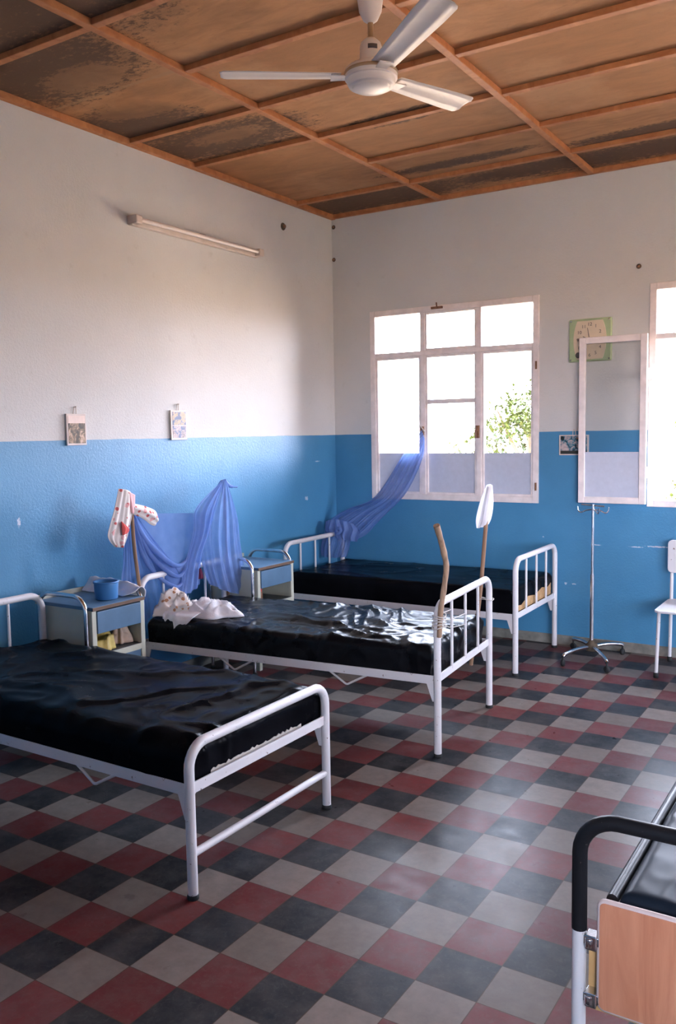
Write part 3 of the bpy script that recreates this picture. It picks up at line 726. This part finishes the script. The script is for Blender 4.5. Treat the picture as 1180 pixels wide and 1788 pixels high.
# cross folds sagging between the sticks
for k, pp in enumerate((((.36, -2.81, 1.21), (.35, -2.762, 1.12), (.345, -2.673, 1.01), (.375, -2.508, .862), (.38, -2.399, .855), (.37, -2.29, .96)), ((.35, -2.80, 1.19), (.335, -2.709, 1.02), (.33, -2.609, .895), (.375, -2.486, .783), (.38, -2.402, .80), (.37, -2.315, .907)), ((.345, -2.80, 1.18), (.32, -2.702, .94), (.325, -2.595, .80), (.375, -2.49, .715), (.38, -2.415, .735), (.37, -2.35, .819)))):
    netpart(net1, 'net_fold', MB().tube(spline(pp, 6), [.006 + (.011 - .002 * k) * math.sin(PI * min(1, .15 + q / 34)) for q in range(31)], 8))
netpart(net1, 'net_curtain', sheet([[(.36, -2.866, 1.222), (.37, -2.843, 1.232), (.36, -2.802, 1.218)], [(.33, -2.857, 1.093), (.35, -2.794, 1.087), (.33, -2.632, 1.05)], [(.27, -2.824, .913), (.29, -2.694, .879), (.36, -2.467, .841)], [(.24, -2.814, .734), (.27, -2.634, .707), (.362, -2.385, .68)], [(.22, -2.692, .417), (.26, -2.598, .52), (.365, -2.405, .615)]], 70, 12, 5, .011, phase=1, seed=4))
netpart(net1, 'hanging_loop', MB().tube(spline([(.355, -1.95, 1.352), (.35, -1.90, 1.315), (.35, -1.86, 1.305), (.35, -1.815, 1.300)], 6), [.012] * 12 + [.006] * 7, 8))
# sticks at the two head posts of the middle bed
stA = thing('net_stick', 'brown stick tied to the near head post holding the net and spotted cloth', 'stick', (.375, -2.79, .42))
o = MB().tube(spline([(.385, -2.795, .42), (.39, -2.80, .70), (.40, -2.845, 1.0), (.40, -2.855, 1.27)], 5), .011, 10).build('shaft', 'stick2', stA); o.matrix_parent_inverse = Matrix.Translation(-Vector(stA.location))
o = MB().tube(spline([(.412, -2.858, 1.23), (.39, -2.83, 1.245), (.385, -2.852, 1.235), (.405, -2.87, 1.225), (.412, -2.858, 1.23)], 4), .012, 8).build('yellow_tie', 'yellow', stA); o.matrix_parent_inverse = Matrix.Translation(-Vector(stA.location))
o = tag(MB().tube(spline([(.302, -1.882, .30), (.302, -1.885, .8), (.335, -1.935, 1.15), (.352, -1.968, 1.355)], 5), .010, 10).build('net_stick', 'stick2'), 'stick under the peak of the blue net at the far head post', 'stick')
# spotted cloth hung over the first stick
hc = thing('hanging_cloth', 'white cloth with red spots hung on the stick above the first cabinet', 'cloth', (.40, -2.87, 1.0))
def hpart(name, mesh, mat):
    o = mesh.build(name, mat, hc, solid=.003); o.matrix_parent_inverse = Matrix.Translation(-Vector(hc.location)); return o
hpart('front_fold', sheet([[(.41, -2.962, 1.361), (.43, -2.91, 1.35), (.41, -2.850, 1.316)], [(.42, -3.006, 1.26), (.44, -2.94, 1.25), (.42, -2.866, 1.232)], [(.42, -3.045, 1.165), (.44, -2.96, 1.16), (.42, -2.885, 1.16)], [(.42, -3.066, 1.092), (.44, -2.99, 1.08), (.42, -2.912, 1.085)], [(.42, -3.020, 1.032), (.44, -2.985, 1.025), (.42, -2.944, 1.030)]], 30, 8, 2, .008, seed=6), 'floral_red')
hpart('side_flap', sheet([[(.41, -2.861, 1.270), (.43, -2.862, 1.24), (.41, -2.864, 1.208)], [(.42, -2.77, 1.246), (.44, -2.785, 1.21), (.42, -2.796, 1.178)], [(.42, -2.691, 1.214), (.44, -2.71, 1.17), (.42, -2.728, 1.134)], [(.42, -2.664, 1.178), (.43, -2.675, 1.145), (.42, -2.688, 1.120)]], 20, 8, 1, .005, seed=7), 'floral_red')
hpart('pink_lining', sheet([[(.425, -2.925, 1.345), (.432, -2.89, 1.335), (.425, -2.848, 1.318)], [(.428, -2.905, 1.28), (.438, -2.885, 1.27), (.425, -2.852, 1.262)], [(.428, -2.886, 1.215), (.432, -2.875, 1.21), (.425, -2.862, 1.208)]], 14, 6, 1, .003, seed=8), 'pink')
hpart('red_corner', sheet([[(.448, -2.985, 1.178), (.45, -2.984, 1.176), (.448, -2.982, 1.174)], [(.45, -2.985, 1.14), (.455, -2.955, 1.135), (.448, -2.925, 1.125)], [(.45, -2.982, 1.095), (.452, -2.965, 1.10), (.448, -2.948, 1.10)]], 12, 6, 1, .002, seed=9), 'red')
tag(lump(.028, .03, .06, 31, wob=.3).build('cloth_knot', 'plum'), 'dark plum cloth knotted on a head slat beside the blue net', 'cloth').location = (.40, -2.285, .735)

# net 2: tied to the window mullion and to the head of the corner bed
net2 = thing('mosquito_net', 'blue mosquito net stretched from the window down to the corner bed', 'mosquito net', (.2, -.2, .6))
RW = [[(.879, -.045, 1.672), (.895, -.05, 1.63), (.905, -.05, 1.60)], [(.716, -.085, 1.455), (.81, -.10, 1.447), (.908, -.10, 1.435)], [(.470, -.115, 1.115), (.63, -.15, 1.13), (.785, -.15, 1.16)], [(.236, -.15, 1.012), (.41, -.19, .975), (.560, -.18, .935)], [(.077, -.18, .925), (.26, -.22, .86), (.425, -.22, .795)], [(.055, -.21, .84), (.17, -.24, .79), (.285, -.25, .74)]]
netpart(net2, 'net_swag', sheet(RW, 70, 10, 5, .018, (.2, -1, .2), phase=.3, top=.3, seed=11, warp=.4))
netpart(net2, 'net_tail', sheet([[(.06, -.23, .90), (.17, -.26, .89), (.28, -.23, .86)], [(.02, -.24, .78), (.16, -.28, .76), (.30, -.25, .75)], [(.0, -.25, .69), (.14, -.29, .68), (.28, -.25, .68)], [(.0, -.25, .60), (.12, -.28, .59), (.245, -.25, .60)]], 50, 10, 5, .020, (.2, -1, 0), seed=12))
netpart(net2, 'net_gather', sheet([[(.05, -.25, .90), (.18, -.30, .93), (.34, -.26, .89)], [(.06, -.27, .84), (.19, -.33, .85), (.40, -.28, .82)], [(.10, -.27, .78), (.20, -.32, .77), (.37, -.27, .74)]], 50, 10, 6, .026, (.2, -1, .1), seed=13))
netpart(net2, 'knot', MB().tube(spline([(.24, -.335, .86), (.26, -.345, .835), (.235, -.35, .815), (.215, -.34, .84), (.24, -.335, .86)], 4), .014, 8)).data.materials[0] = M['net']
tag(MB().tube(spline([(.90, -.035, 1.655), (.885, -.06, 1.69), (.868, -.045, 1.70), (.868, -.03, 1.69)], 5), .006, 8).build('tie_string', 'string'), 'pale string fixing the blue net to the window latch', 'string')

# bent stick tied to the near foot post of the middle bed
s1 = thing('walking_stick', 'bent bare branch tied upright to the near foot post of the middle bed', 'stick', (2.27, -2.60, .64))
pth = spline([(2.265, -2.601, .628), (2.270, -2.598, .738), (2.275, -2.593, .796), (2.28, -2.569, .895), (2.28, -2.548, .979), (2.28, -2.574, 1.055), (2.28, -2.618, 1.137), (2.28, -2.656, 1.200)], 6)
o = MB().tube(pth, [.013 + .003 * noise.noise(Vector((k * .35, 3, 1))) + .003 * (k / len(pth)) for k in range(len(pth))], 10).build('branch', 'stick', s1); o.matrix_parent_inverse = Matrix.Translation(-Vector(s1.location))
st = MB()
for z in (.675, .69, .705, .72, .735):
    st.tube([(2.255 + .033 * math.cos(a) , -2.582 + .043 * math.sin(a), z + .006 * math.sin(a * 2 + z * 50)) for a in [2 * PI * k / 16 for k in range(16)]], .003, 6, closed=True)
for (za, zb_) in ((.71, .66), (.685, .60), (.74, .735)):
    st.tube(spline([(2.25, -2.545, za), (2.225, -2.38, (za + zb_) / 2 - .012), (2.205, -2.15 if za < .73 else -2.34, zb_)], 6), .0025, 6)
o = st.build('string', 'string', s1); o.matrix_parent_inverse = Matrix.Translation(-Vector(s1.location))
# pole with the white rag
s2 = thing('pole', 'straight brown pole with a white rag at the far foot post of the middle bed', 'stick', (2.03, -1.69, .238))
o = MB().tube(spline([(2.034, -1.69, .238), (2.073, -1.69, .512), (2.098, -1.69, .706), (2.117, -1.69, .916), (2.138, -1.69, 1.157), (2.158, -1.69, 1.330)], 5), .0125, 10).build('shaft', 'stick2', s2); o.matrix_parent_inverse = Matrix.Translation(-Vector(s2.location))
o = MB().tube([(2.14 + .05 * math.cos(a), -1.712 + .032 * math.sin(a), .66 + .004 * math.sin(3 * a)) for a in [2 * PI * k / 20 for k in range(20)]], .003, 6, closed=True).build('string', 'string', s2); o.matrix_parent_inverse = Matrix.Translation(-Vector(s2.location))
rag = thing('white_rag', 'white rag hung over the top of the straight brown pole', 'cloth', (2.13, -1.69, 1.1))
for nm, dy in (('front_fold', -.022), ('back_fold', .02)):
    o = sheet([[(2.136, -1.69 + dy * .3, 1.335), (2.155, -1.69 + dy * .6, 1.343), (2.172, -1.69 + dy * .3, 1.335)], [(2.105, -1.69 + dy, 1.235), (2.14, -1.69 + dy * 1.4, 1.23), (2.172, -1.69 + dy, 1.228)], [(2.080, -1.69 + dy, 1.14), (2.12, -1.69 + dy * 1.4, 1.14), (2.160, -1.69 + dy, 1.145)], [(2.082, -1.69 + dy, 1.085), (2.10, -1.69 + dy * 1.3, 1.082), (2.142, -1.69 + dy, 1.104)]], 24, 8, 2, .006, (.1, -1, 0), seed=15 + dy).build(nm, 'thin_white', rag)
    o.matrix_parent_inverse = Matrix.Translation(-Vector(rag.location))

# ------------------------------------------------------------------ ceiling fan
FX, FY, FZ = 2.306, -3.286, 3.10
fan = thing('ceiling_fan', 'cream three-bladed ceiling fan hanging from the brown ceiling', 'ceiling fan', (FX, FY, FZ))
MB().lathe([(.0, .428), (.058, .428), (.060, .40), (.056, .33), (.046, .255), (.030, .222), (.014, .210), (0, .210)], seg=32).build('canopy', 'fan', fan)
MB().lathe([(.0115, .235), (.0115, .10), (.016, .098), (.016, .085)], seg=16).build('down_rod', 'fantrim', fan)
MB().lathe([(0, .155), (.020, .150), (.040, .132), (.044, .120), (.046, .065), (.058, .050), (.060, .044)], seg=32).build('rod_cover', 'fan', fan)
MB().lathe([(.03, .056), (.060, .054), (.066, .044), (.094, .038), (.104, .028), (.107, .014), (.1075, -.008), (.1065, -.0095), (.1005, -.0105), (.0995, -.012), (.098, -.026), (.092, -.036), (.0905, -.0372), (.078, -.0385), (.0765, -.040), (.0745, -.0455), (.0725, -.0465), (.03, -.050), (0, -.0505)], seg=48).build('motor_housing', 'fan', fan)
MB().lathe([(.1075, .020), (.110, .016), (.110, .010), (.1078, .006)], seg=48).build('trim_ring', 'fantrim', fan)
for zz, rr in ((.105, .0455), (.30, .0525)):
    lb = MB(); n = 8
    vs_ = []
    for k in range(n + 1):
        a = math.radians(-75 + 50 * k / n)
        for h in (-.009, .009): vs_.append((rr * math.cos(a), rr * math.sin(a), zz + h))
    lb.add(vs_, [(2 * k, 2 * k + 2, 2 * k + 3, 2 * k + 1) for k in range(n)], True).build('label', 'label', fan, solid=.001)
for ang, R in ((70, .545), (216, .612), (-38, .66)):
    bl = MB(); n = 40; tilt = math.radians(9); rows_ = []
    top, bot = [], []
    a = math.radians(ang); ca, sa = math.cos(a), math.sin(a)
    for k in range(n + 1):
        u = k / n; rr_ = .125 + (R - .125) * u; hw = (.048 + .016 * min(1, u * 1.3)) * (1 if u < .95 else math.sqrt(max(.02, 1 - ((u - .95) / .0525) ** 2 * .72)))
        for s in (-1, -.5, 0, .5, 1):
            y = s * hw; z = .004 - y * math.tan(tilt) + (.006 * (1 - s * s)); top.append(Vector((rr_ * ca - y * sa, rr_ * sa + y * ca, z)))
    m = 5
    fs = [(i * m + j, (i + 1) * m + j, (i + 1) * m + j + 1, i * m + j + 1) for i in range(n) for j in range(m - 1)]
    b_ = bl.add(top, fs, True).build('blade', 'fan', fan, solid=.003)
    arm = MB(); arm.prism([(.095 * ca + .022 * sa, .095 * sa - .022 * ca), (.165 * ca + .030 * sa, .165 * sa - .030 * ca), (.165 * ca - .030 * sa, .165 * sa + .030 * ca), (.095 * ca - .022 * sa, .095 * sa + .022 * ca)], -.006, -.001, 2)
    arm.build('blade_arm', 'fan', b_, bevel=.001)

# ------------------------------------------------------------------ fluorescent tube on the left wall
fl = thing('fluorescent_lamp', 'unlit fluorescent tube on the left wall above the beds', 'lamp', (0, -1.75, 3.02))
MB().box(0, .038, -.655, .655, -.022, .022).build('batten_body', 'fixture', fl, bevel=.006)
MB().tube([(.066, -.605, .012), (.066, .605, .012)], .015, 14).build('tube', 'tube', fl)
for s in (-1, 1): MB().box(.0, .085, s * .636 - .028, s * .636 + .028, -.018, .036).build('end_cap', 'fixture', fl, bevel=.007)
MB().box(.03, .055, -.03, .03, .020, .034).build('starter', 'rust', fl)

# ------------------------------------------------------------------ pictures on the walls
def picture(name, label, loc, w, h, rz, prints, group='small pictures hung on the walls', tilt=0):
    t = thing(name, label, 'picture', loc, rz, group)      # local x = out of the wall, y = along, z = up
    MB().box(0.004, .016, -w / 2, w / 2, 0, h).build('mount', 'photo_frame', t, bevel=.002)
    for nm, m, y0, y1, z0, z1 in prints:
        MB().box(.0155, .0175, y0 * w - w / 2, y1 * w - w / 2, z0 * h, z1 * h).build(nm, m, t)
    hk = MB().tube(spline([(.004, -.012, h - .004), (.008, -.008, h + .03), (.010, 0, h + .042), (.008, .008, h + .03), (.004, .012, h - .004)], 4), .0022, 6)
    hk.tube([(0, 0, h + .04), (.022, 0, h + .043)], .003, 8); hk.build('hanger', 'fixture', t); return t
picture('picture', 'small brown scenic picture at the left on the blue paint line', (0, -2.905, 1.612), .148, .188, 0, [('print', 'p1', .08, .94, .06, .70), ('print_sky', 'p1sky', .08, .94, .70, .94)])
picture('picture', 'small picture of two stacked scenes left of the room corner', (0, -2.012, 1.630), .158, .202, 0, [('upper_print', 'p2a', .10, .92, .50, .95), ('lower_print', 'p2b', .10, .92, .07, .48)])
picture('picture', 'small picture on the far wall beside the open window sash', (2.137, 0, 1.463), .225, .152, -PI / 2, [('print', 'p3', .05, .95, .22, .95), ('print_ground', 'p3dark', .05, .95, .06, .22)])

# ------------------------------------------------------------------ wall clock
ck = thing('wall_clock', 'square green-edged wall clock behind the open window sash', 'clock', (2.255, 0, 2.31))
S = .156
MB().box(-S, S, -.030, 0, -S, S).build('case', 'cgreen', ck, bevel=.008)
out = []
for k in range(13):
    u = -1 + k / 6; out.append((-.094 - .028 * (1 - u * u), u * (S - .016)))
for k in range(13):
    u = 1 - k / 6; out.append((.094 + .028 * (1 - u * u), u * (S - .016)))
MB().prism(out, -.034, -.029, 1).build('dial', 'cface', ck, bevel=.002)
nm_bm = MB()
txt_me = []
for n in range(1, 13):
    c = bpy.data.curves.new('numeral_curve', 'FONT'); c.body = str(n); c.size = .034; c.align_x = 'CENTER'; c.align_y = 'CENTER'; c.extrude = .0008
    tmp = bpy.data.objects.new('numeral_tmp', c); COL.objects.link(tmp)
    dg = bpy.context.evaluated_depsgraph_get(); me = bpy.data.meshes.new_from_object(tmp.evaluated_get(dg))
    a = PI / 2 - n * PI / 6; ox, oz = .088 * math.cos(a), .112 * math.sin(a)
    nm_bm.add([(v.co.x + ox, -.0352 - v.co.z, v.co.y + oz) for v in me.vertices], [tuple(p.vertices) for p in me.polygons])
    bpy.data.objects.remove(tmp); bpy.data.curves.remove(c); bpy.data.meshes.remove(me)
nm_bm.build('numerals', 'cink', ck)
def hand(a, l, w, y, name):
    a = math.radians(a); dx, dz = math.sin(a), math.cos(a)
    MB().prism([(-dx * .02 - dz * w, -dz * .02 + dx * w), (-dx * .02 + dz * w, -dz * .02 - dx * w), (dx * l + dz * w * .5, dz * l - dx * w * .5), (dx * l - dz * w * .5, dz * l + dx * w * .5)], y - .001, y, 1).build(name, 'cink', ck)
hand(-10, .088, .0032, -.040, 'minute_hand'); hand(-62, .056, .0042, -.038, 'hour_hand')
MB().prism([(-.085 + .020 * math.cos(k * PI / 8), -.108 + .022 * math.sin(k * PI / 8)) for k in range(16)], -.0362, -.034, 1).build('dark_badge', 'cink', ck)
for sx in (-1, 1):
    for sz in (-1, 1): MB().lathe([(0, 0), (.006, 0), (.006, .003), (0, .004)], seg=10, mat=Matrix.Translation((sx * (S - .016), -.030, sz * (S - .014))) @ Matrix.Rotation(PI / 2, 4, 'X')).build('screw', 'chrome', ck)

# ------------------------------------------------------------------ wall sockets / bolts left in the plaster
def bolt(label, loc, nrm, k=.6):
    o = thing('wall_bolt', label, 'bolt', loc, 0, 'rusty bolts left in the upper walls')
    rot = (Matrix.Rotation(PI / 2, 4, 'Y') if nrm == 'x' else Matrix.Rotation(PI / 2, 4, 'X')) @ Matrix.Scale(k, 4)
    MB().lathe([(.030, 0), (.028, .006), (.016, .010), (0, .010)], seg=16, mat=rot).build('plate', 'bolt', o); MB().lathe([(.014, .006), (.014, .022), (0, .024)], seg=10, mat=rot).build('head', 'rust', o)
bolt('round dark bolt on the left wall close to the ceiling', (0, -.72, 3.305), 'x', 1.0)
bolt('rusty bolt in the far wall beside the top of the room corner', (.02, 0, 3.43), 'y')
bolt('small rusty bolt in the far wall below the one in the corner', (.018, 0, 3.155), 'y')
bolt('small dark bolt in the far wall above the clock, towards the right-hand window', (2.59, 0, 2.805), 'y')

# ------------------------------------------------------------------ drip stand
IX, IY = 2.372, -.315
iv = thing('drip_stand', 'chrome drip stand on castors in front of the far wall', 'drip stand', (IX, IY, 0))
MB().tube([(0, 0, .07), (0, 0, .62)], .0145, 14).tube([(0, 0, .60), (0, 0, 1.122)], .0105, 12).build('pole', 'chrome', iv)
MB().lathe([(0, .062), (.04, .062), (.045, .07), (.045, .105), (.03, .115), (.0145, .14)], seg=24).build('hub', 'bolt', iv)
for dx, dy in ((-.115, -.295), (.195, -.315), (.165, .215), (-.20, .215)):
    l = math.hypot(dx, dy); ux, uy = dx / l, dy / l
    lg = MB().tube(spline([(ux * .03, uy * .03, .092), (dx * .5, dy * .5, .096), (dx * .92, dy * .92, .083), (dx, dy, .070)], 4), .013, 10).build('leg', 'chrome', iv)
    cs = MB().tube([(dx, dy, .07), (dx, dy, .035)], .007, 8); cs.lathe([(.0, -.012), (.02, -.012), (.024, -.006), (.024, .006), (.02, .012), (0, .012)], seg=16, mat=Matrix.Translation((dx, dy, .024)) @ Matrix.Rotation(math.atan2(uy, ux) + .5, 4, 'Z') @ Matrix.Rotation(PI / 2, 4, 'X'))
    cs.build('castor', 'rubber', lg)
MB().tube([(-.085, .01, 1.118), (.085, -.01, 1.110)], .006, 8).build('cross_bar', 'chrome', iv)
for x0, y0, a in ((-.0, .0, PI), (.0, .0, .1), (0, 0, -.9)):
    ca, sa = math.cos(a), math.sin(a)
    MB().tube(spline([(ca * .008, sa * .008, 1.085), (ca * .05, sa * .05, 1.078), (ca * .085, sa * .085, 1.062), (ca * .105, sa * .105, 1.075), (ca * .11, sa * .11, 1.105)], 5), .0045, 8).build('hook', 'chrome', iv)

# ------------------------------------------------------------------ small chair
ch = thing('chair', 'small white metal chair against the far wall at the right edge', 'chair', (3.06, -.35, 0))
def sp(name, mb, m, bevel=0): return mb.build(name, m, ch, bevel=bevel)
out = []
for cx, cy_, a0 in ((-.155, -.215, 180), (.155, -.215, 270), (.155, .175, 0), (-.155, .175, 90)):
    for k in range(5):
        a = math.radians(a0 + 22.5 * k); out.append((cx + .045 * math.cos(a), cy_ + .045 * math.sin(a)))
sp('seat', MB().prism(out, .440, .456), 'white_steel', .004)
for s in (-1, 1):
    f = MB().tube([(s * .180, -.238, .02), (s * .172, -.215, .44)], .012, 12).build('leg', 'white_steel', ch); MB().lathe([(0, 0), (.017, 0), (.017, .03), (.012, .034)], (s * .180, -.238, 0), 12).build('rubber_foot', 'rubber', f)
    f = MB().tube(spline([(s * .19, .235, .02), (s * .182, .215, .44), (s * .178, .205, .66), (s * .175, .215, .78)], 4), .012, 12).build('leg', 'white_steel', ch); MB().lathe([(0, 0), (.017, 0), (.017, .03), (.012, .034)], (s * .19, .235, 0), 12).build('rubber_foot', 'rubber', f)
bk = MB(); o_ = []
for cx, cz, a0 in ((-.175, .675, 180), (.175, .675, 270), (.175, .845, 0), (-.175, .845, 90)):
    for k in range(5):
        a = math.radians(a0 + 22.5 * k); o_.append((cx + .03 * math.cos(a), cz + .03 * math.sin(a)))
bk.prism(o_, .186, .200, 1); sp('backrest', bk, 'white_steel', .003)

# ------------------------------------------------------------------ vegetation outside
def foliage(cx, cy_, cz, rx, ry, rz, n, size, seed):
    rnd = random.Random(seed); mb = MB()
    blobs = [(rnd.gauss(0, .42), rnd.gauss(0, .42), rnd.gauss(0, .42), rnd.uniform(.25, .5)) for _ in range(14)]
    for _ in range(n):
        b = rnd.choice(blobs); d = Vector((rnd.gauss(0, 1), rnd.gauss(0, 1), rnd.gauss(0, 1))).normalized() * b[3] * rnd.uniform(.5, 1)
        p = Vector((cx + (b[0] + d.x) * rx, cy_ + (b[1] + d.y) * ry, cz + (b[2] + d.z) * rz))
        R = Matrix.Rotation(rnd.uniform(0, 2 * PI), 3, 'Z') @ Matrix.Rotation(rnd.uniform(-1, 1), 3, 'X'); s = size * rnd.uniform(.6, 1.3)
        mb.add([p + R @ Vector(q) * s for q in ((0, -1, 0), (.45, 0, .08), (0, 1, 0), (-.45, 0, .08))], [(0, 1, 2, 3)])
    return mb
tr = thing('tree', 'leafy tree outside the window over the corner bed', 'tree', (-.75, 7.0, -.5))
o = foliage(0, 0, 2.15, 1.05, .9, 1.0, 5200, .055, 3).build('foliage', 'leaf', tr)
tk = MB().tube(spline([(0, 0, -.02), (.04, .02, .9), (-.03, 0, 1.5), (.02, .05, 2.3)], 5), [.09] * 6 + [.07] * 5 + [.05] * 5, 10)
for a in (0, 2, 4): tk.tube([(0, 0, 1.4), (.35 * math.cos(a), .35 * math.sin(a), 2.0), (.6 * math.cos(a), .6 * math.sin(a), 2.5)], [.04, .03, .015], 8)
tk.build('trunk', 'bark', tr)
sh = thing('shrub', 'low shrub outside the window at the right edge', 'shrub', (1.45, 6.5, -.5))
foliage(0, 0, .9, .5, .5, .8, 1200, .05, 8).build('foliage', 'leaf', sh)
MB().tube([(0, 0, -.02), (.02, 0, .5), (0, .02, .95)], [.03, .025, .015], 8).build('stem', 'bark', sh)
